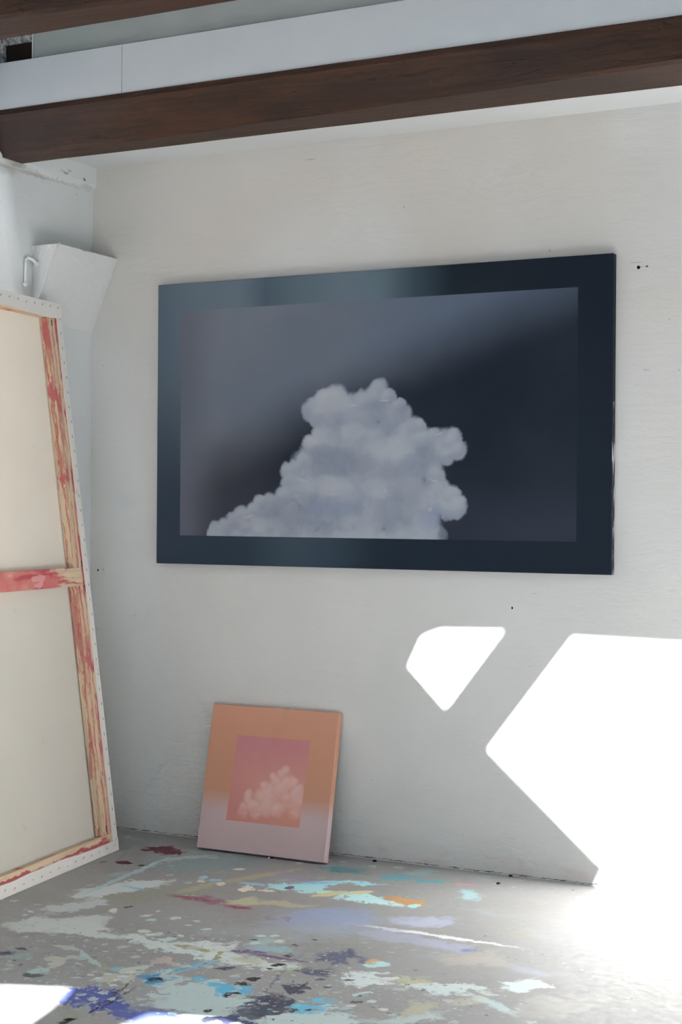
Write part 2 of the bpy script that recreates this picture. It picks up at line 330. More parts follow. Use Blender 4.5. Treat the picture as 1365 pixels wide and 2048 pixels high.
# ------------------------------------------------------------------ materials
def plaster(name, c, streak=.05, bump=.35, dirt=True, stains=()):
    g = NT(name, .75, .25); p = g.obj()
    a = g.noise(p, 1.3, 2); b = g.noise(p, 9, 4); f = g.noise(p, 70, 2, .6)
    tr = g.noise(g.mapv(g.warp(p, .15, 2.), (3, 3, 26)), 1.6, 4, .6)
    col = g.mix(g.mr(a, .3, .7), rgb(tuple(v*.965 for v in c)), rgb(c))
    col = g.mix(g.mr(tr, .55, .8, 0, streak*4), col, rgb(tuple(v*.93 for v in c)))
    sp = g.noise(p, 34, 2, .5)
    if dirt: col = g.mix(g.mr(sp, .745, .79, 0, .35), col, rgb((120, 118, 112)))
    qd = g.warp(g.warp(p, .03, 9, 4), .03, 45, 3) if stains else p
    for (y, z, ry, rz, al, k) in stains:
        d = g.vm('MULTIPLY', g.vm('SUBTRACT', qd, (0, y, z)), (0, 1/ry, 1/rz))
        col = g.mix(g.mr(g.vm('LENGTH', d), .1 if k == 'a' else .7, 1.1, al, 0.), col, rgb((142, 136, 124)) if k == 'a' else rgb((96, 92, 84)))
    g.base(col)
    h = g.ma('ADD', g.ma('MULTIPLY', a, 2.2), g.ma('ADD', g.ma('MULTIPLY', b, .55), g.ma('ADD', g.ma('MULTIPLY', f, .10), g.ma('MULTIPLY', tr, .32))))
    g.bump(h, bump, .012)
    return g.m

def wall_material():
    """painted plaster with a chipped, cracked foot where it meets the floor"""
    g = NT('wall plaster', .75, .25); p = g.obj(); X, Y, Z = g.sep(p)
    c = (212, 211, 208)
    a = g.noise(p, 1.3, 2); b = g.noise(p, 9, 4); f = g.noise(p, 80, 2, .6)
    tr = g.noise(g.mapv(g.warp(p, .15, 2.), (2.6, 2.6, 24)), 1.6, 4, .6)
    col = g.mix(g.mr(a, .3, .7), rgb((206, 205, 202)), rgb(c))
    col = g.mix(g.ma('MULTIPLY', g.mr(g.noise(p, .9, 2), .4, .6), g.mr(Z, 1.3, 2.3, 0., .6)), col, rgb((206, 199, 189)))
    col = g.mix(g.mr(tr, .55, .8, 0, .16), col, rgb((195, 193, 189)))
    # hairline scratches and specks
    sc = g.noise(g.mapv(g.warp(p, .05, 6.), (4, 4, 60)), 3.2, 2, .5)
    col = g.mix(g.mr(sc, .70, .74, 0, .25), col, rgb((150, 146, 140)))
    col = g.mix(g.mr(g.noise(p, 34, 2, .5), .745, .79, 0, .35), col, rgb((120, 118, 112)))
    for (x, z, rx, rz, al) in ((-1.575, 2.245, .03, .0011, .6), (-1.55, 2.2285, .022, .0008, .5), (-1.54, 1.86, .004, .002, .6), (-1.529, 1.859, .004, .002, .6), (-1.415, 1.855, .004, .002, .6), (-1.95, 1.05, .012, .0012, .4), (-2.9, 2.74, .03, .003, .3), (-1.9, 2.31, .004, .008, .3), (-1.72, .19, .004, .004, .5)):
        d = g.vm('MULTIPLY', g.vm('SUBTRACT', p, (x, 0, z)), (1/rx, 0, 1/rz))
        col = g.mix(g.mr(g.vm('LENGTH', d), .5, 1.1, al, 0.), col, rgb((96, 92, 86)))
    # pale pink and grey smears low on the wall, where the paint was brushed on
    foot = g.mr(Z, .03, .13, 1., 0.)
    col = g.mix(g.ma('MULTIPLY', foot, g.mr(g.noise(g.mapv(p, (2.2, 1, 5)), 2.6, 3), .5, .68, 0, .5)), col, rgb((205, 186, 183)))
    # dark crack along the joint, broken by noise
    w = g.mr(g.noise(g.mapv(p, (7, 1, 1)), 2.2, 5, .7), .38, .72, .0, .0036)
    jag = g.ma('MULTIPLY', g.ma('SUBTRACT', g.noise(g.mapv(p, (16, 1, 1)), 2., 5, .7), .5), .022)
    d = g.ma('ABSOLUTE', g.ma('SUBTRACT', g.ma('ADD', Z, jag), .006))
    crack = g.ma('LESS_THAN', d, w)
    col = g.mix(g.ma('MULTIPLY', crack, .85), col, rgb((52, 50, 47)))
    g.base(col)
    chip = g.mr(g.noise(g.mapv(p, (1, 1, 1.6)), 16, 6, .7), .45, .6)
    h = g.ma('ADD', g.ma('MULTIPLY', a, 2.2), g.ma('ADD', g.ma('MULTIPLY', b, .5), g.ma('ADD', g.ma('MULTIPLY', f, .1), g.ma('MULTIPLY', tr, .34))))
    h = g.ma('ADD', h, g.ma('MULTIPLY', g.ma('MULTIPLY', chip, g.mr(Z, .02, .2, .28, .05)), 1.))
    h = g.ma('SUBTRACT', h, crack)
    g.bump(h, .42, .011)
    return g.m

def floor_material(name, splats):
    g = NT(name, .5, .36); p = g.obj()
    X, Y, Z = g.sep(p)
    a = g.noise(p, 1.1, 4); b = g.noise(p, 7, 6, .65); f = g.noise(p, 120, 3)
    col = g.mix(g.mr(a, .3, .7), rgb((150, 149, 148)), rgb((163, 162, 160)))
    col = g.mix(g.mr(b, .5, .75, 0, .35), col, rgb((168, 167, 165)))
    # thin veils of old paint, brushed along the room
    veil = g.noise(g.mapv(g.warp(p, .25, 3.), (2.2, 5, 1), rot=(0, 0, .5)), 1.3, 6, .65)
    col = g.mix(g.mr(veil, .53, .72, 0, .55), col, rgb('a9b1b3'))
    veil2 = g.noise(g.mapv(g.warp(p, .25, 3.), (2, 5, 1), loc=(5, 2, 0), rot=(0, 0, .25)), 1.5, 6, .65)
    col = g.mix(g.mr(veil2, .56, .7, 0, .35), col, rgb('a8a388'))
    q1 = g.warp(g.warp(g.warp(p, .24, 5, 3, .6), .17, 19, 4, .65), .04, 70, 2, .6)
    q2 = g.warp(g.warp(p, .06, 17, 4, .7), .022, 80, 2, .6)
    wear = g.noise(g.warp(p, .05, 12), 40, 5, .7)
    eps = g.n('ShaderNodeCombineXYZ')
    g.link(g.ma('MULTIPLY', g.ma('ADD', g.ma('ADD', veil, veil2), g.ma('ADD', a, b)), 1e-6), eps.inputs[0])
    q1 = g.vm('ADD', q1, eps.outputs[0]); q2 = g.vm('ADD', q2, eps.outputs[0])
    wf = g.mr(wear, .30, .42, .6, 1.)
    for (x, y, r, hl, hw, c, al, soft) in splats:
        big = hw > .03
        v = g.vm('SUBTRACT', q1 if big else q2, (x, y, 0))
        cr, sr = math.cos(r), math.sin(r)
        e1 = g.vm('DOT_PRODUCT', v, (cr/(hl+.004), sr/(hl+.004), 0)); e2 = g.vm('DOT_PRODUCT', v, (-sr/(hw+.002), cr/(hw+.002), 0))
        d2 = g.ma('ADD', g.ma('MULTIPLY', e1, e1), g.ma('MULTIPLY', e2, e2))
        soft *= .62 if soft < .6 else 1.
        m = g.mr(d2, (1.-min(soft*.95, .9))**2, (1.06+.25*soft)**2, min(1., al*1.15), 0.)
        if al < .98: m = g.ma('MULTIPLY', m, wf)
        cc = rgb(c); lum = (cc[0]+cc[1]+cc[2])/3
        if lum > .36: cc = tuple(min(.82, v*1.16) for v in cc[:3])+(1.,)
        col = g.mix(m, col, cc)
    # fine drips and flecks
    clus = g.ma('MULTIPLY', g.mr(g.vm('LENGTH', g.vm('MULTIPLY', g.vm('SUBTRACT', p, (-2.35, -1.6, 0)), (.75, 1.5, 0))), .2, 1., .14, -.05), 1.)
    for sc, th, c0, al, off in ((15, .30, 'b4c6c4', .9, 23), (11, .26, 'bcc4c0', .85, 31), (26, .20, 'b9c9c6', .9, 0), (17, .17, 'a9b6b2', .8, 3), (21, .12, '4a4c52', .8, 7), (44, .22, 'cbc6b6', .8, 11), (21, .13, '8fb8c4', .8, 17)):
        vo = g.n('ShaderNodeTexVoronoi', voronoi_dimensions='2D'); vo.inputs['Scale'].default_value = sc
        g.link(g.mapv(q2, loc=(off, off*.7, 0)), vo.inputs['Vector'])
        pk = g.n('ShaderNodeSeparateColor'); g.link(vo.outputs['Color'], pk.inputs[0]); pick = pk.outputs
        area = g.noise(g.mapv(p, loc=(off, 1, 0)), 1.6, 2)
        rr = g.ma('MULTIPLY', pick[0], th)
        m = g.ma('MULTIPLY', g.mr(vo.outputs['Distance'], g.ma('MULTIPLY', rr, .8), rr, al, 0.), g.ma('MULTIPLY', g.ma('GREATER_THAN', pick[1], .48), g.mr(g.ma('ADD', area, clus), .51, .60)))
        col = g.mix(m, col, rgb(c0))
    # dark, gritty line in the joint with the back wall
    jag = g.ma('MULTIPLY', g.ma('SUBTRACT', g.noise(g.mapv(p, (14, 1, 1)), 2., 5, .7), .5), .03)
    gap = g.ma('GREATER_THAN', g.ma('ADD', Y, jag), -.0015)
    col = g.mix(g.ma('MULTIPLY', gap, g.mr(g.noise(g.mapv(p, (5, 1, 1)), 2.5, 4), .42, .6, .1, .9)), col, rgb((58, 56, 52)))
    g.base(col)
    g.put(g.b.inputs['Roughness'], g.mr(wear, .3, .7, .46, .60))
    g.bump(g.ma('ADD', g.ma('MULTIPLY', b, .6), g.ma('ADD', g.ma('MULTIPLY', wear, .25), g.ma('MULTIPLY', f, .06))), .25, .004)
    return g.m

def wood_dark():
    g = NT('dark stained timber', .55, .35); p = g.obj()
    w = g.warp(p, .05, 3.)
    gr = g.noise(g.mapv(w, (.9, 30, 30)), 2.2, 5, .6); bl = g.noise(g.mapv(p, (1., 2, 3)), 2., 4)
    col = g.mix(g.mr(gr, .3, .7), rgb((48, 31, 22)), rgb((70, 43, 29)))
    col = g.mix(g.mr(bl, .45, .7, 0, .6), col, rgb((34, 24, 20)))
    kn = g.noise(g.mapv(g.warp(p, .03, 14.), (3, 9, 9)), 1.5, 2, .5)
    col = g.mix(g.mr(kn, .70, .76, 0, .8), col, rgb((30, 18, 13)))
    ck = g.noise(g.mapv(g.warp(p, .03, 3.), (1.1, 20, 20), loc=(4, 0, 0)), 1.6, 2, .4)
    crack = g.mr(g.ma('ABSOLUTE', g.ma('SUBTRACT', ck, .62)), .0, .006, 1., 0.)
    col = g.mix(g.ma('MULTIPLY', crack, .8), col, rgb((20, 13, 10)))
    col = g.mix(g.mr(g.noise(p, 55, 3, .6), .68, .76, 0, .4), col, rgb((112, 84, 68)))
    g.base(col); g.bump(g.ma('SUBTRACT', g.ma('ADD', gr, g.ma('MULTIPLY', bl, .6)), crack), .5, .006)
    return g.m

def wood_pine(name, amount, axis, lo=None, edge=None):
    """raw pine carrying runs of red paint; axis: long direction of the bar"""
    g = NT(name, .6, .3); p = g.obj()
    sc = {'x': (2, 60, 60), 'y': (60, 2, 60)}[axis]; st = {'x': (1.6, 34, 34), 'y': (34, 1.6, 34)}[axis]
    gr = g.noise(g.mapv(g.warp(p, .01, 6.), sc), 1.8, 4, .6)
    col = g.mix(g.mr(gr, .3, .7), rgb((204, 178, 148)), rgb((222, 199, 168)))
    r1 = g.noise(g.mapv(g.warp(p, .03, 9.), st, loc=(3, 7, 0)), 1.6, 6, .72)
    r2 = g.noise(g.warp(p, .02, 18.), 9, 3, .6)
    t = .62-.22*amount
    col = g.mix(g.mr(r1, t, t+.05, 0, .85), col, rgb((190, 122, 108)))
    col = g.mix(g.mr(g.ma('ADD', g.ma('MULTIPLY', r1, .5), g.ma('MULTIPLY', r2, .5)), .60-.10*amount, .62-.10*amount, 0, .9), col, rgb((190, 104, 104)))
    col = g.mix(g.mr(r2, .69, .73, 0, .8), col, rgb((158, 62, 80)))
    if edge:
        e = g.sep(p); w = g.ma('ADD', e['xy'.index(edge)], g.ma('MULTIPLY', g.ma('SUBTRACT', g.noise(g.mapv(p, (5, 5, 5)), 2., 5, .65), .5), .05))
        m = g.mr(w, -.058, -.044) if edge == 'x' else g.mr(g.ma('ABSOLUTE', g.ma('SUBTRACT', w, .050)), .004, .008, 1., 0.)
        col = g.mix(g.ma('MULTIPLY', m, g.mr(g.noise(g.mapv(p, (1, 1, 1)), 3.2, 3), .46, .52, .0, .9)), col, rgb((172, 62, 78)))
    if lo is not None:
        L = g.sep(p)[0]
        paint = g.mix(g.mr(g.noise(g.warp(p, .04, 8.), 4.5, 3), .42, .58), rgb((200, 104, 104)), rgb((214, 142, 126)))
        paint = g.mix(g.mr(g.noise(g.mapv(g.warp(p, .03, 8.), (3, 30, 1), loc=(2, 5, 1)), 1.4, 3), .54, .58), paint, rgb((184, 74, 82)))
        paint = g.mix(g.mr(g.noise(g.mapv(g.warp(p, .02, 8.), (5, 9, 1), loc=(8, 1, 1)), 1.3, 2), .57, .60, 0, .8), paint, rgb((224, 160, 160)))
        e = g.ma('ADD', L, g.ma('MULTIPLY', g.ma('SUBTRACT', g.noise(g.mapv(p, (3, 22, 1)), 2., 4, .6), .5), .5))
        col = g.mix(g.mr(e, lo-.02, lo+.03, .95, 0.), col, paint)
    g.base(col); g.bump(gr, .15, .001)
    return g.m

def cotton(name, c, transl=.0, stain=False):
    g = NT(name, .9, .1); p = g.obj()
    wv = g.n('ShaderNodeTexVoronoi'); wv.inputs['Scale'].default_value = 700; g.link(p, wv.inputs['Vector'])
    n = g.noise(p, 3, 4)
    col = g.mix(g.mr(n, .3, .7), rgb(tuple(v*.975 for v in c)), rgb(c))
    col = g.mix(g.mr(g.noise(p, 16, 3), .66, .8, 0, .25), col, rgb((170, 160, 150)))
    if stain:
        col = g.mix(g.mr(g.noise(g.warp(p, .02, 12.), 22, 3), .68, .72, 0, .5), col, rgb((206, 150, 138)))
    g.base(col); g.bump(g.ma('ADD', wv.outputs['Distance'], g.ma('MULTIPLY', n, .8)), .12, .001)
    if transl:
        tr = g.n('ShaderNodeBsdfTranslucent'); g.put(tr.inputs[0], rgb(tuple((c[0], c[1]*.965, c[2]*.90))))
        mx = g.n('ShaderNodeMixShader'); mx.inputs[0].default_value = transl
        g.link(g.b.outputs[0], mx.inputs[1]); g.link(tr.outputs[0], mx.inputs[2]); g.link(mx.outputs[0], g.out.inputs[0])
    return g.m

def puffs(g, col, q, tab, dark, light, edge, inner, lx=-.35, lz=.94, op=1., grow=1., jit=.3, mott=.36):
    # silhouette of the whole bank first, then its billows one over the other
    rnd = random.Random(11); mn = None
    for (x, z, r, s) in tab:
        d = g.ma('DIVIDE', g.vm('DISTANCE', q, (x, 0, z)), r*(grow if s else 1.))
        mn = d if mn is None else g.ma('SMOOTH_MIN', mn, d)
        if mn is not d: mn.node.inputs[2].default_value = .09
    R0 = sum(t[2] for t in tab)/len(tab)
    n1 = g.noise(q, .42/R0, 3, .5); n2 = g.noise(q, 1.1/R0, 3, .55)
    tone = g.mr(g.ma('ADD', g.ma('MULTIPLY', n1, .6), g.ma('MULTIPLY', n2, .4)), .36, .64, .5-mott, .5+mott)
    body = g.mix(tone, rgb(dark), rgb(tuple(a*.3+b*.7 for a, b in zip(dark, light))))
    col = g.mix(g.mr(mn, 1.-edge, 1.04, op, 0.), col, body)
    sp = g.n('ShaderNodeSeparateColor'); g.link(col, sp.inputs[0])
    ep = g.n('ShaderNodeCombineXYZ'); g.link(g.ma('MULTIPLY', sp.outputs[0], 1e-7), ep.inputs[0])
    q = g.vm('ADD', q, ep.outputs[0])      # keeps the long chain below in order
    for (x, z, r, s) in tab:
        if s:
            if rnd.random() < .3: continue
            x += rnd.uniform(-jit, jit)*r; z += rnd.uniform(-jit, jit)*r; r *= rnd.uniform(.7, 1.3)
        d = g.vm('SUBTRACT', q, (x, 0, z)); L = g.vm('LENGTH', d)
        m = g.mr(L, r*(1-inner if s else 1-min(.95, edge*2.2)), r*1.03, op*(.62 if s else .66), 0.)
        sh = g.mr(g.vm('DOT_PRODUCT', d, (lx, 0, lz)), -r*1.0, r*.95, 0., 1.)
        k = rnd.uniform(-.035, .035)
        dk = tuple(v*(1+k) for v in dark); lt = tuple(v*(1+k) for v in light)
        col = g.mix(m, col, g.mix(sh, rgb(dk), rgb(lt)))
    return col, g.mr(mn, .8, 1.02, 1., 0.)

def dark_painting():
    g = NT('oil paint, storm cloud', .55, .16); p = g.obj(); X, Y, Z = g.sep(p)
    # border, paler at the top left
    top = g.ramp(g.ma('DIVIDE', X, 1.942), [(0., rgb((89, 103, 117))), (.10, rgb((99, 114, 127))), (.2, rgb((103, 117, 130))), (.265, rgb((79, 96, 110))), (.34, rgb((92, 109, 121))), (.44, rgb((104, 119, 132))), (.52, rgb((98, 116, 127))), (.6, rgb((57, 74, 86))), (.68, rgb((24, 35, 46))), (1., rgb((21, 30, 42)))])
    bot = g.ramp(g.ma('DIVIDE', X, 1.942), [(0., rgb((52, 64, 79))), (.22, rgb((45, 59, 74))), (.33, rgb((60, 76, 90))), (.42, rgb((52, 68, 82))), (.52, rgb((29, 42, 56))), (.7, rgb((26, 38, 51))), (1., rgb((23, 33, 46)))])
    border = g.mix(g.mr(Z, .22, .92), bot, top)
    # stormy ground inside the border
    w = g.warp(p, .12, 2.2, 2)
    wx, wy, wz = g.sep(w)
    d = g.ma('SUBTRACT', wz, g.ma('ADD', g.ma('MULTIPLY', wx, .39), .346))
    lit = g.mr(d, -.17, .17)
    dark = g.mix(g.mr(g.noise(p, 1.8, 3), .35, .65), rgb((25, 33, 46)), rgb((34, 42, 54)))
    dark = g.mix(g.mr(X, .2, .75), rgb((64, 65, 76)), dark)
    lightc = g.mix(g.mr(g.noise(p, 2.4, 3), .35, .65), rgb((106, 115, 129)), rgb((116, 122, 134)))
    lightc = g.mix(g.mr(X, .3, 1.7), lightc, rgb((88, 101, 121)))
    inner = g.mix(lit, dark, lightc)
    inner = g.mix(g.mr(X, .11, .34, .85, 0.), inner, rgb((100, 104, 117)))
    inner = g.mix(g.ma('MULTIPLY', g.mr(X, .14, .34), g.mr(Z, .12, .4, .5, 0.)), inner, rgb((56, 62, 78)))
    q = g.vm('MULTIPLY', g.warp(g.warp(p, .05, 11, 3), .012, 42, 2), (1, 0, 1))
    inner, body = puffs(g, inner, q, CLOUD, (132, 139, 155), (174, 179, 187), .34, .85, grow=1.15)
    tone = {'L': (183, 186, 191), 'D': (122, 129, 146), 'B': (130, 141, 165), 'K': (48, 58, 76), 'W': (200, 199, 195)}
    for (x, z, rx, rz, k, al) in BILLOWS:
        d = g.vm('MULTIPLY', g.vm('SUBTRACT', q, (x, 0, z)), (1/rx, 0, 1/rz))
        inner = g.mix(g.ma('MULTIPLY', g.mr(g.vm('DOT_PRODUCT', d, d), 0., 1.3, al*(.6 if k == 'W' else 1.), 0.), body), inner, rgb(tone[k]))
    # faint warm touches where the brush went over the crests
    inn = g.ma('MULTIPLY', g.ma('MULTIPLY', g.ma('GREATER_THAN', X, .115), g.ma('LESS_THAN', X, 1.811)), g.ma('MULTIPLY', g.ma('GREATER_THAN', Z, .117), g.ma('LESS_THAN', Z, 1.037)))
    col = g.mix(inn, border, inner)
    # pale priming showing through knocks along the right-hand edge
    side = g.ma('MULTIPLY', g.ma('GREATER_THAN', X, 1.9415), g.ma('LESS_THAN', Z, .62))
    col = g.mix(g.ma('MULTIPLY', side, g.mr(g.noise(g.mapv(p, (1, 40, 6)), 2.2, 4), .5, .6)), col, rgb((178, 184, 188)))
    g.base(col)
    g.bump(g.noise(g.mapv(p, (1, 1, 1)), 420, 2), .08, .001)
    return g.m

def peach_painting():
    g = NT('oil paint, rosy cloud', .5, .3); p = g.obj(); X, Y, Z = g.sep(p)
    zz = g.ma('ADD', Z, g.ma('MULTIPLY', g.ma('SUBTRACT', g.noise(p, 5, 2), .5), .02))
    border = g.ramp(g.ma('DIVIDE', zz, .574), [(0., rgb((203, 178, 180))), (.27, rgb((203, 178, 178))), (.40, rgb((204, 150, 124))), (.62, rgb((203, 148, 121))), (1., rgb((210, 153, 127)))])
    w = g.warp(p, .06, 6, 2); wx, wy, wz = g.sep(w)
    inner = g.mix(g.mr(wz, .2, .45), rgb((216, 156, 140)), rgb((202, 134, 138)))
    inner = g.mix(g.mr(g.ma('ADD', wx, wz), .22, .62, .8, 0.), inner, rgb((202, 128, 130)))
    inner = g.mix(g.mr(wz, .12, .2, .75, 0.), inner, rgb((216, 146, 128)))
    q = g.vm('MULTIPLY', g.warp(g.warp(p, .02, 26, 3), .006, 80, 2), (1, 0, 1))
    inner, _ = puffs(g, inner, q, CLOUDLET, (220, 158, 148), (236, 208, 202), .7, .95, op=.74, grow=1.2, jit=.15)
    inn = g.ma('MULTIPLY', g.ma('MULTIPLY', g.ma('GREATER_THAN', X, .117), g.ma('LESS_THAN', X, .446)), g.ma('MULTIPLY', g.ma('GREATER_THAN', Z, .119), g.ma('LESS_THAN', Z, .456)))
    col = g.mix(inn, border, inner)
    g.base(col); g.bump(g.noise(p, 500, 2), .06, .001)
    return g.m

def plain(name, c, rough=.6, spec=.3, metal=0., var=.05):
    g = NT(name, rough, spec); p = g.obj()
    g.base(g.mix(g.mr(g.noise(p, 6, 4), .3, .7), rgb(tuple(v*(1-var) for v in c)), rgb(c)))
    g.b.inputs['Metallic'].default_value = metal
    return g.m

def stone():
    g = NT('rough grey render', .9, .1); p = g.obj()
    n = g.noise(p, 60, 6, .75); v = g.n('ShaderNodeTexVoronoi'); v.inputs['Scale'].default_value = 95; g.link(g.warp(p, .02, 30), v.inputs['Vector'])
    col = g.mix(g.mr(n, .4, .62), rgb((120, 122, 124)), rgb((232, 234, 236)))
    col = g.mix(g.mr(v.outputs['Distance'], .1, .4, .6, 0.), col, rgb((120, 122, 122)))
    g.base(col); g.bump(n, .9, .01)
    return g.m

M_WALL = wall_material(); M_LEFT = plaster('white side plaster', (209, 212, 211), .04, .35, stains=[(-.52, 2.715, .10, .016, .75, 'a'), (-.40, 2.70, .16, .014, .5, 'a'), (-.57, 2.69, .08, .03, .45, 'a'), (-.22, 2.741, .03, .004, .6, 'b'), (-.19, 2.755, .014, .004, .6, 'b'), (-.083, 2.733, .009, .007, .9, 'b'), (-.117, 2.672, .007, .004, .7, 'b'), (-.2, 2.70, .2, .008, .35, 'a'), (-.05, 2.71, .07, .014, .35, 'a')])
M_CEIL = plaster('ceiling paint', (210, 212, 212), .02, .15, dirt=False)
M_ROOM = plain('room paint', (204, 206, 207), .8, .2, var=.02)
M_FLOOR = floor_material('paint splattered concrete', SPLATS); M_FLOOR2 = floor_material('bare grey concrete', []); M_BEAM = wood_dark(); M_STONE = stone()
M_BOARD = plain('white painted board', (203, 208, 212), .45, .4, var=.015)
M_GREY = plain('grey painted board', (168, 174, 172), .5, .35, var=.03)
M_CHAR = plain('blackened timber', (44, 38, 34), .8, .15, var=.25)
M_BLOCKER = plain('blocker grey-brown', (122, 112, 106), .9, .1, var=.2)
M_CORB = plaster('white corbel paint', (214, 214, 212), .02, .55)
M_WHITE = plain('white gloss paint', (228, 228, 224), .4, .4)
M_BLACK = plain('dark hole', (18, 17, 16), .9, .1)
M_STEEL = plain('dull steel', (150, 148, 145), .4, .5, 1.)
M_STAPLE = plain('dark staple wire', (84, 80, 76), .45, .5, .6)
M_DEBRIS = plain('dark crumb', (48, 45, 42), .8, .2)
M_THREAD = plain('cobweb', (190, 188, 182), .9, .1)
M_PINE_B = wood_pine('pine with red runs', .62, 'y', edge='x'); M_PINE_H = wood_pine('pine with a red edge', .25, 'x', edge='y')
M_PINE_X = wood_pine('pine brushed red', .35, 'x', lo=-.22)
M_COT = cotton('raw canvas', (231, 225, 214), .30); M_MARGIN = cotton('primed canvas margin', (226, 221, 214), .0, True)
M_DARK = dark_painting(); M_PEACH = peach_painting()

# ------------------------------------------------------------------ the room
XW, XE, YB, ZC = -3.95, 5.2, -8.6, 3.8     # left wall, right wall, rear wall, high ceiling
bm = B(); add_box(bm, -4.35, XE, YB, .2, -.2, 0)
for co, no in (((-.35, 0, 0), (1, 0, 0)), ((0, -2.75, 0), (0, 1, 0))):      # the splashed corner and the rest of the floor
    bmesh.ops.bisect_plane(bm, geom=bm.verts[:]+bm.edges[:]+bm.faces[:], plane_co=co, plane_no=no)
fl = struct('floor', bm, M_FLOOR, 'grey concrete studio floor splashed with blue, white and red paint')
fl.data.materials.append(M_FLOOR2)
for q in fl.data.polygons:
    if q.center.x > -.35 or q.center.y < -2.75: q.material_index = 1
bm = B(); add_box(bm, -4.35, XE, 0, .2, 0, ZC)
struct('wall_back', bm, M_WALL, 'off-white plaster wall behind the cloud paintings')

# left wall with a window opening; its far jamb shows at the picture's edge
JY, NY, SZ, HZ = -.475, -2.75, 1.15, 2.69
bm = B()
r = .045
def prof(z):
    j = JY-.115*max(0, min(1, (z-2.2)/.49))
    return [(-4.35, 0), (XW, 0), (XW, j+r)]+[(XW-r+r*math.cos(t), j+r-r*math.sin(t)) for t in [math.pi/2*k/8 for k in range(1, 9)]]+[(-4.35, j-.02)]
rows = [[bm.verts.new((x, y, z)) for x, y in prof(z)] for z in (0, SZ, 1.8, 2.2, 2.3, 2.4, 2.5, 2.6, HZ)]
for P0, P1 in zip(rows, rows[1:]):
    n = len(P0)
    for i in range(n): bm.faces.new((P0[i], P0[(i+1) % n], P1[(i+1) % n], P1[i]))
bm.faces.new(rows[0]); bm.faces.new(rows[-1][::-1])
add_box(bm, -4.35, XW, NY, JY-.02, 0, SZ)
add_box(bm, -4.35, XW, YB, NY, 0, HZ)
add_box(bm, -4.35, XW, YB, 0, HZ, 2.86)
# thicker band of plaster under the ceiling
add_prism(bm, [(XW-.02, 2.86), (XW+.018, 2.86), (XW+.018, 2.73), (XW+.012, 2.715), (XW, 2.70), (XW-.02, 2.70)], 'y', -.9, 0)
struct('wall_left', bm, M_LEFT, 'white plaster side wall with a window opening behind the big canvas')
bm = B(); add_box(bm, -4.35, -3.853, YB, -.70, 2.90, ZC)
add_box(bm, -4.35, -3.0, -.70, -.02, 2.905, ZC)
struct('wall_upper', bm, M_STONE, 'rough grey wall above the beam at upper left')
# window in that opening
bm = B()
for z0, z1 in ((SZ, SZ+.05), (HZ-.05, HZ), (1.9, 1.93)): add_box(bm, -4.30, -4.25, NY, JY-.02, z0, z1)
for y in (NY+.03, -1.6, JY-.05): add_box(bm, -4.30, -4.25, y-.025, y+.025, SZ, HZ)
struct('window_1', bm, M_WHITE, 'white window frame in the left wall')

bm = B(); add_box(bm, -7.6, -7.2, -9, 6, -1, 4.4)  # unseen wall put here to dim the light through the left window
struct('sky_blocker', bm, M_BLOCKER, 'unseen wall added outside the left window to block sky light')
bm = B(); RY0, RY1, RZ0, RZ1 = -5.6, -1.6, .3, 2.3
for q in ((YB, RY0, 0, ZC), (RY1, .2, 0, ZC), (RY0, RY1, 0, RZ0), (RY0, RY1, RZ1, ZC)): add_box(bm, XE, XE+.2, *q)
struct('wall_right', bm, M_ROOM, 'white wall on the right, outside the picture')
bm = B(); QX0, QX1, QZ0, QZ1 = -2.6, 2.4, .3, 2.3
for q in ((-4.35, QX0, 0, ZC), (QX1, XE, 0, ZC), (QX0, QX1, 0, QZ0), (QX0, QX1, QZ1, ZC)): add_box(bm, q[0], q[1], YB-.2, YB, q[2], q[3])
struct('wall_rear', bm, M_ROOM, 'white wall behind the photographer')

bm = B()  # unseen window added on the right to brighten the room
for z in (RZ0+.03, 1.85, RZ1-.03): add_box(bm, XE+.04, XE+.1, RY0, RY1, z-.03, z+.03)
for k in range(5): add_box(bm, XE+.04, XE+.1, RY0+(RY1-RY0-.06)*k/4, RY0+(RY1-RY0-.06)*k/4+.06, RZ0, RZ1)
struct('fill_window_right', bm, M_WHITE, 'white window frame added in the right wall, unseen, to brighten the room')
bm = B()  # another unseen window, added at the rear for fill light
for z in (QZ0+.03, 1.95, QZ1-.03): add_box(bm, QX0, QX1, YB-.1, YB-.04, z-.03, z+.03)
for k in range(6): add_box(bm, QX0+(QX1-QX0-.06)*k/5, QX0+(QX1-QX0-.06)*k/5+.06, YB-.1, YB-.04, QZ0, QZ1)
struct('fill_window_rear', bm, M_WHITE, 'white window frame added behind the photographer, unseen, to let in fill light')

bm = B(); add_box(bm, XW, XE, -.70, 0, 2.80, 2.90)
struct('ceiling', bm, M_CEIL, 'white strip of low ceiling between dark beam and wall')

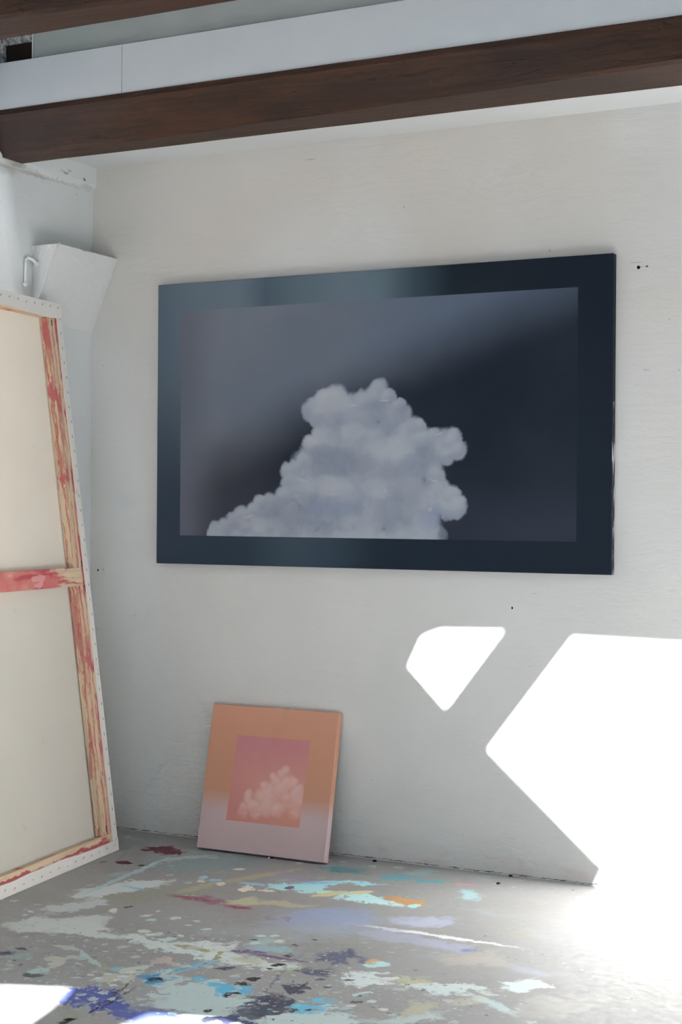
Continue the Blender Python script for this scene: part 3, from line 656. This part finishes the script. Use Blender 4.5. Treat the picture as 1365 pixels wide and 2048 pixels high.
# high ceiling; unseen skylight holes shaped to throw the sun patches, widened for bounce
SUN = Vector((-.46, .70, -.60)).normalized()
def up(P):
    t = (ZC-P[2])/-SUN.z; q = Vector(P)-SUN*t; return (q.x, q.y)
holes = [[(-2.451, 0, .761), (-2.40, 0, .868), (-2.328, 0, .896), (-2.075, 0, .903), (-2.298, 0, .612)],
         [(-1.803, 0, .891), (-1.399, 0, .886), (1.5, 0, .80), (1.1, -1.9, 0), (-.45, -1.9, 0), (-.62, -1.1, 0), (-.98, -.42, 0), (-1.40, -.04, 0), (-1.64, 0, -.01), (-1.705, 0, .0), (-1.668, 0, .075), (-2.121, 0, .466)],
         [(-2.83, -1.945, 0), (-2.644, -1.874, 0), (-2.60, -1.985, 0), (-2.86, -2.035, 0)],
         [(-2.86, -2.055, 0), (-2.60, -2.005, 0), (-2.56, -2.19, 0), (-2.55, -2.5, 0), (-2.95, -2.5, 0)],
         [(-2.33, -2.06, 0), (-2.321, -1.955, 0), (-2.15, -1.905, 0), (-2.0, -1.93, 0), (-1.2, -1.85, 0), (-.8, -2.1, 0), (-.8, -3.3, 0), (-2.33, -3.3, 0)]]
bm = B(); edges = []
for loop in [[(-4.35, YB), (XE, YB), (XE, 0), (-4.35, 0)]] + [[up(P) for P in h] for h in holes]:
    vs = [bm.verts.new((x, y, ZC)) for x, y in loop]
    edges += [bm.edges.new((vs[i], vs[(i+1) % len(vs)])) for i in range(len(vs))]
bmesh.ops.triangle_fill(bm, use_beauty=True, use_dissolve=False, edges=edges, normal=(0, 0, -1))
struct('ceiling', bm, M_ROOM, 'high white ceiling with unseen skylight holes shaped to throw the sun patches')

# ------------------------------------------------------------------ beams and boards
def beam(name, xs, yb, zb, ztop, yfront, ytop, label):
    """hewn beam along x; yfront(x) gives its front face"""
    bm = B(); n = 48; rings = []
    for i in range(n+1):
        x = xs[0]+(xs[1]-xs[0])*i/n; yf = yfront(x)
        j = lambda a: random.uniform(-a, a)
        c = .012
        ring = [(yb, ztop), (ytop+j(.0005), ztop+j(.0006)), (ytop+j(.0008), ztop-.02), (yf+j(.0012), zb+c+j(.002)), (yf+c+j(.003), zb+j(.0012)), (yb-c*.4+j(.001), zb+j(.0008)), (yb, zb+c*.4)]
        rings.append([bm.verts.new((x, y, z)) for y, z in ring])
    for A, Bq in zip(rings, rings[1:]):
        for k in range(7): bm.faces.new((A[k], A[(k+1) % 7], Bq[(k+1) % 7], Bq[k]))
    bm.faces.new(rings[0]); bm.faces.new(rings[-1][::-1])
    return tag(mesh_obj(name, bm, M_BEAM), label, 'beam')
beam('ceiling_beam', (XW-.0, XE), -.49, 2.722, 2.862, lambda x: -.625 if x < -3.3 else -.625-(x+3.3)*.0595, -.757, 'long dark brown beam running below the white boards across the whole picture')
beam('ceiling_beam', (XW-.0, XE), -1.35, 2.902, 3.14, lambda x: -1.535 if x < -3.2 else -1.535+.05*min(1, (x+3.2)/.5), -1.545, 'dark brown beam cut off by the top left corner of the picture')
bm = B(); add_box(bm, -3.849, -3.712, -.706, -.60, 2.98, 3.122)
bevel(bm, .004, 2)
tag(mesh_obj('beam_end', bm, M_CHAR), 'short black-brown timber stub in the gap left of the grey board', 'beam')

for x0, x1, lab in ((XW, -3.2793, 'white painted fascia board left of the vertical joint, above dark beam'), (-3.2775, XE, 'long white painted fascia board right of the vertical joint, above dark beam')):
    bm = B(); add_box(bm, x0, x1, -.752, -.734, 2.8625, 3.041); bevel(bm, .0005, 1)
    tag(mesh_obj('fascia_board', bm, M_BOARD), lab, 'board', 'white fascia boards above the beam')
bm = B(); add_box(bm, -3.6995, XE, -.7265, -.709, 2.93, 3.78); bevel(bm, .0015, 1)
gp = tag(mesh_obj('loft_panel', bm, M_GREY), 'grey painted board standing behind the white fascia under near beam', 'board')
bm = B(); add_box(bm, -3.7085, -3.7015, -.7275, -.7015, 2.93, 3.78); bevel(bm, .0012, 1)
mesh_obj('edge_trim', bm, M_BOARD, gp)

# cobweb across the beam's left end
bm = B()
for k in range(5):
    x0, z0 = XW+.01+.01*k, 2.852-.003*k; L = random.uniform(.18, .34); sag = random.uniform(.006, .02)
    add_tube(bm, [(x0+L*t, -.66-.01*k-.02*t+.004*math.sin(9*t+k), z0-sag*4*t*(1-t)*1.2+.006*t-.004*math.sin(5*t+k)) for t in [i/14 for i in range(15)]], .0005, 4)
tag(mesh_obj('cobweb', bm, M_THREAD), 'wisp of grey cobweb hanging on the left end of dark beam', 'cobweb')

# corbel in the corner
bm = B()
XC = -3.818
pr = [(XW-.01, 2.409), (XC, 2.409), (XW-.01, 2.409-.304*((XC-XW+.01)/.132))]
add_prism(bm, pr, 'y', -.407, .005)
bmesh.ops.subdivide_edges(bm, edges=[e for e in bm.edges if e.calc_length() > .12], cuts=18, use_grid_fill=True)
es = [e for e in bm.edges if len(e.link_faces) == 2 and e.calc_face_angle(0) > .5]
bevel(bm, .006, 2, es)
for v in bm.verts:
    v.co += Vector((random.uniform(-1, 1), random.uniform(-1, 1), random.uniform(-1, 1)))*.0011
tag(mesh_obj('corbel', bm, M_CORB, smooth=False), 'white flared plaster corbel in the corner above the big canvas', 'corbel')

# wire hook on the corbel's near side
hk = empty('wall_hook', (-3.925, -.412, 2.345), 'white painted bent wire hook on the near side of the corbel', 'hook')
bm = B()
add_tube(bm, [(0, .006, -.012), (-.004, -.012, .0), (-.008, -.028, .008), (-.014, -.040, .009), (-.019, -.046, .002), (-.0195, -.046, -.012), (-.019, -.046, -.05), (-.0185, -.046, -.094)], [.007, .0066, .0064, .006, .006, .0058, .0055, .0055], 10)
mesh_obj('rod', bm, M_WHITE, hk, True)
bm = B(); bmesh.ops.create_uvsphere(bm, u_segments=16, v_segments=10, radius=.0105, matrix=Matrix.Translation((-.0185, -.046, -.098)))
mesh_obj('ball_end', bm, M_WHITE, hk, True)
bm = B(); add_tube(bm, [(0, .007, -.012), (0, -.0, -.012), (0, -.004, -.012)], [.013, .011, .006], 12)
for v in bm.verts: v.co += Vector((random.uniform(-.002, .002), 0, random.uniform(-.002, .002)))
mesh_obj('plaster_mount', bm, M_CORB, hk)

# ------------------------------------------------------------------ paintings
def canvas_block(bm, w, h, t, shear=0., rr=.004):
    """stretched canvas: face at y=-t, back at y=0, corner at the origin"""
    add_box(bm, 0, w, -t, 0, 0, h)
    bmesh.ops.bevel(bm, geom=[e for e in bm.edges if all(v.co.y < -t+1e-6 for v in e.verts) or abs(e.verts[0].co.y-e.verts[1].co.y) > t*.9], offset=rr, segments=3, profile=.5, affect='EDGES')
    for v in bm.verts: v.co.x -= shear*v.co.z
def stretcher(parent, w, h, t, shear, y0):
    for name, (x0, x1, z0, z1) in (('stretcher_bar', (.004, w-.004, .004, .04)), ('stretcher_bar', (.004, w-.004, h-.04, h-.004)), ('stretcher_bar', (.004, .04, .04, h-.04)), ('stretcher_bar', (w-.04, w-.004, .04, h-.04))):
        bm = B(); add_box(bm, x0, x1, .0004, y0, z0, z1)
        for v in bm.verts: v.co.x -= shear*v.co.z
        mesh_obj(name, bm, M_PINE_H, parent)
W1, H1 = 1.942, 1.151
p1 = empty('cloud_painting', (-3.588, -.006, 1.127), 'large dark blue painting of a pale storm cloud hanging on the wall', 'painting')
bm = B(); canvas_block(bm, W1, H1, .034, 0, .003)
mesh_obj('canvas', bm, M_DARK, p1)
stretcher(p1, W1, H1, .034, 0, .005)

t2 = .030; lean = math.atan2(.262, .965)
p2 = empty('cloud_painting', (0, 0, 0), 'small square orange and pink cloud painting leaning on the wall', 'painting')
bm = B(); canvas_block(bm, .574, .574, t2, .031, .003)
mesh_obj('canvas', bm, M_PEACH, p2); stretcher(p2, .574, .574, t2, .031, .004)
vv = Vector((0, math.sin(lean), math.cos(lean))); nn = Vector((0, -math.cos(lean), math.sin(lean)))
org = Vector((-3.293, -.182, .008))-nn*t2
org.z = .0012
p2.location = org; p2.rotation_euler = (-lean, 0, 0)

# ------------------------------------------------------------------ big canvas seen from behind
u = Vector((-.117, .993, 0)).normalized(); v_ = Vector((-.129, -.015, .992)); v_ = (v_-u*v_.dot(u)).normalized(); n_ = u.cross(v_)
pc = empty('stretched_canvas', (0, 0, 0), 'tall raw canvas seen from behind, leaning in the left corner', 'canvas')
Mx = Matrix((u, v_, n_)).transposed().to_4x4(); Mx.translation = Vector((-3.558, -.338, .0008)); pc.matrix_world = Mx
HC, WC, T = 2.19, 1.46, .042
# painted sheet: front, wrapped sides (front is turned to the wall)
bm = B()
def sag(x, y): return -.036+.004*math.sin(math.pi*min(1, max(0, (x+WC)/WC)))*math.sin(math.pi*y/HC)
nx, ny = 24, 36; G = [[bm.verts.new((-WC*(1-i/nx), HC*j/ny, sag(-WC*(1-i/nx), HC*j/ny)-.004)) for j in range(ny+1)] for i in range(nx+1)]
for i in range(nx):
    for j in range(ny): bm.faces.new((G[i][j], G[i+1][j], G[i+1][j+1], G[i][j+1]))
mesh_obj('canvas', bm, M_COT, pc, True)
bm = B()
per = [(-WC, 0), (0, 0), (0, HC), (-WC, HC)]
for i in range(4):
    (xa, ya), (xb, yb) = per[i], per[(i+1) % 4]
    q = [bm.verts.new((xa, ya, -.0405)), bm.verts.new((xb, yb, -.0405)), bm.verts.new((xb, yb, .001)), bm.verts.new((xa, ya, .001))]
    bm.faces.new(q)
mesh_obj('canvas_edge', bm, M_MARGIN, pc)
# bars
def bar(name, x0, x1, y0, y1, z0, z1, mat):
    bm = B(); add_box(bm, x0, x1, y0, y1, z0, z1); bevel(bm, .0025, 2)
    return mesh_obj(name, bm, mat, pc)
bar('stretcher_bar', -.106, -.002, .074, HC-.064, -.0355, -.001, M_PINE_B)
bar('stretcher_bar', -WC+.002, -WC+.106, .074, HC-.064, -.0355, -.001, M_PINE_B)
bar('stretcher_bar', -WC+.002, -.002, .002, .0735, -.0355, -.001, M_PINE_H)
bar('stretcher_bar', -WC+.002, -.002, HC-.0635, HC-.002, -.0355, -.001, M_PINE_H)
bar('cross_bar', -WC+.06, -.060, 1.055, 1.128, -.028, .0012, M_PINE_X)
# folded margins, with a wavy cut edge, stapled down
def margin(pts_out, pts_in, z=.0016):
    bm = B(); A = [bm.verts.new((x, y, z)) for x, y in pts_out]; C = [bm.verts.new((x, y, z+.0012+random.uniform(0, .0012))) for x, y in pts_in]
    A0 = [bm.verts.new((x, y, -.001)) for x, y in pts_out]; C0 = [bm.verts.new((x, y, -.0008)) for x, y in pts_in]
    for i in range(len(A)-1):
        bm.faces.new((A[i], A[i+1], C[i+1], C[i])); bm.faces.new((C[i], C[i+1], C0[i+1], C0[i])); bm.faces.new((A0[i], A0[i+1], A[i+1], A[i]))
    return mesh_obj('canvas_fold', bm, M_MARGIN, pc)
N = 80
ys = [HC*i/N for i in range(N+1)]
wob = lambda t, a, k: a*math.sin(t*k)+a*.6*math.sin(t*k*2.3+1)+random.uniform(-a, a)*.35
m_r = margin([(0, y) for y in ys], [(-.036-.007*(1-y/HC)+.004*math.sin(y*2.4)+wob(y, .0012, 9), y) for y in ys])
m_l = margin([(-WC, y) for y in ys], [(-WC+.038+wob(y, .0012, 9), y) for y in ys])
xs = [-WC+WC*i/N for i in range(N+1)]
m_t = margin([(x, HC+.0) for x in xs], [(x, HC-.060+.004*math.sin(x*9)+wob(x, .0016, 14)) for x in xs], .0026)
m_b = margin([(x, 0) for x in xs], [(x, .046+.004*math.sin(x*8)+wob(x, .002, 12)) for x in xs], .0026)
# staples
bm = B(); add_box(bm, -.0055, .0055, -.0006, .0006, 0, .0011)
st0 = mesh_obj('staple', bm, M_STAPLE, m_r)
def staple(par, x, y, ang, z, first=[True]):
    o = st0 if first[0] else st0.copy()
    if not first[0]: COL.objects.link(o)
    first[0] = False
    o.parent = par; o.location = (x, y, z); o.rotation_euler = (0, 0, ang)
for k in range(36): staple(m_r, -.016+random.uniform(-.004, .004), .045+.0595*k, 1.9+random.uniform(-.4, .3), .003)
for k in range(8): staple(m_t, -.022-.0595*k, HC-.020+random.uniform(-.003, .003), .9+random.uniform(-.3, .3), .0042)
for k in range(14): staple(m_b, -.035-.0605*k, .022+random.uniform(-.004, .004), .35+random.uniform(-.5, .3), .0042)
# keys (dark wedge slots) at the joints of the bars
for x, y in ((-.078, HC-.085), (-.075, .098), (-.045, 1.142), (-.040, 1.045)):
    bm = B(); add_box(bm, x-.0022, x+.0022, y-.012, y+.012, -.004, -.0004)
    mesh_obj('corner_key', bm, M_BLACK, pc)

# ------------------------------------------------------------------ small things on wall and floor
bm = B(); add_tube(bm, [(0, -.0006, 0), (0, .004, 0)], .0062, 18)
tag(mesh_obj('drill_hole', bm, M_BLACK, loc=(-1.566, 0, 2.227)), 'black drilled hole in the wall right of the dark painting', 'hole')
sw = empty('wall_screw', (-1.535, 0, 2.2285), 'small steel screw in the wall just right of the drilled hole', 'screw')
bm = B(); add_tube(bm, [(0, .004, 0), (0, -.002, 0), (0, -.0032, 0)], [.0042, .0042, .003], 12); mesh_obj('screw_head', bm, M_STEEL, sw)
bm = B(); add_box(bm, -.003, .003, -.0036, -.003, -.0006, .0006); mesh_obj('slot', bm, M_BLACK, sw)
for x, z, lab in ((-2.036, .994, 'tiny dark nail hole in the wall below the dark painting'), (-3.91, 1.09, 'small dark nick in the wall beside the big canvas')):
    bm = B(); add_tube(bm, [(0, -.0006, 0), (0, .003, 0)], .0032, 10)
    for v in bm.verts: v.co.z *= 1.6
    tag(mesh_obj('nail_hole', bm, M_BLACK, loc=(x, 0, z)), lab, 'hole')
for x, y, s, lab in ((-2.029, -.14, .007, 'dark crumb on the floor near the sunlit right part of wall'), (-2.576, -.038, .009, 'dark crumb on the floor just right of the small painting'), (-2.03, -.012, .008, 'dark crumb lying in the crack at the foot of wall')):
    bm = B(); bmesh.ops.create_icosphere(bm, subdivisions=2, radius=s)
    for v in bm.verts: v.co *= random.uniform(.7, 1.15); v.co.z *= .55
    lo = min(v.co.z for v in bm.verts)
    tag(mesh_obj('floor_crumb', bm, M_DEBRIS, loc=(x, y, -lo)), lab, 'crumb')
wd = empty('paint_chip', (-2.963, -.176, 0), 'tiny white chip on the floor under the small painting\'s edge', 'chip')
bm = B(); add_prism(bm, [(-.004, 0), (.004, 0), (.002, .006), (-.003, .005)], 'y', -.004, .004); mesh_obj('flake', bm, M_WHITE, wd)
bm = B(); add_box(bm, .004, .018, -.004, .003, 0, .003); mesh_obj('dark_flake', bm, M_DEBRIS, wd)

# ------------------------------------------------------------------ light
w = bpy.data.worlds.new('daylight'); SC.world = w; w.use_nodes = True
bg = w.node_tree.nodes['Background']; bg.inputs[0].default_value = (.74, .87, 1.0, 1); bg.inputs[1].default_value = SKY
def sun():
    l = bpy.data.lights.new('sun', 'SUN'); l.energy = SUNP; l.angle = math.radians(.38); l.color = (.985, .99, 1.)
    o = bpy.data.objects.new('sun', l); COL.objects.link(o); o.location = (3, -6, 6)
    o.rotation_euler = SUN.to_track_quat('-Z', 'Y').to_euler()
sun()
def portal(name, loc, rot, sx, sy):
    l = bpy.data.lights.new(name, 'AREA'); l.shape = 'RECTANGLE'; l.size = sx; l.size_y = sy; l.cycles.is_portal = True
    o = bpy.data.objects.new(name, l); COL.objects.link(o); o.location = loc; o.rotation_euler = rot
portal('window_portal', (-4.34, (NY+JY)/2, (SZ+HZ)/2), (0, -math.pi/2, 0), HZ-SZ, JY-NY)

portal('right_portal', (XE+.1, (RY0+RY1)/2, (RZ0+RZ1)/2), (0, math.pi/2, 0), RZ1-RZ0, RY1-RY0)
portal('rear_portal', ((QX0+QX1)/2, YB-.1, (QZ0+QZ1)/2), (math.pi/2, 0, 0), QX1-QX0, QZ1-QZ0)

# ------------------------------------------------------------------ camera
cam = bpy.data.cameras.new('camera'); co = bpy.data.objects.new('camera', cam); COL.objects.link(co)
cam.sensor_fit = 'HORIZONTAL'; cam.sensor_width = 24.; cam.lens = 24.*3103.15/1365.; cam.clip_start = .05
R = Matrix(((0.89169376, -0.00692472, .452586224), (0.45257962, -0.00258226, -.891720258), (0.00734361, 0.99997269, .000831403)))
Mc = R.to_4x4(); Mc.translation = Vector((0, -5.42112, 1.35)); co.matrix_world = Mc
SC.camera = co
SC.cycles.use_adaptive_sampling = True; SC.cycles.adaptive_threshold = .11; SC.cycles.adaptive_min_samples = 12; SC.cycles.use_denoising = True; SC.cycles.max_bounces = 6; SC.cycles.glossy_bounces = 2
SC.view_settings.view_transform = 'Standard'; SC.view_settings.look = 'None'
SC.view_settings.gamma = 1; SC.view_settings.use_curve_mapping = False
SC.view_settings.exposure = EXPO
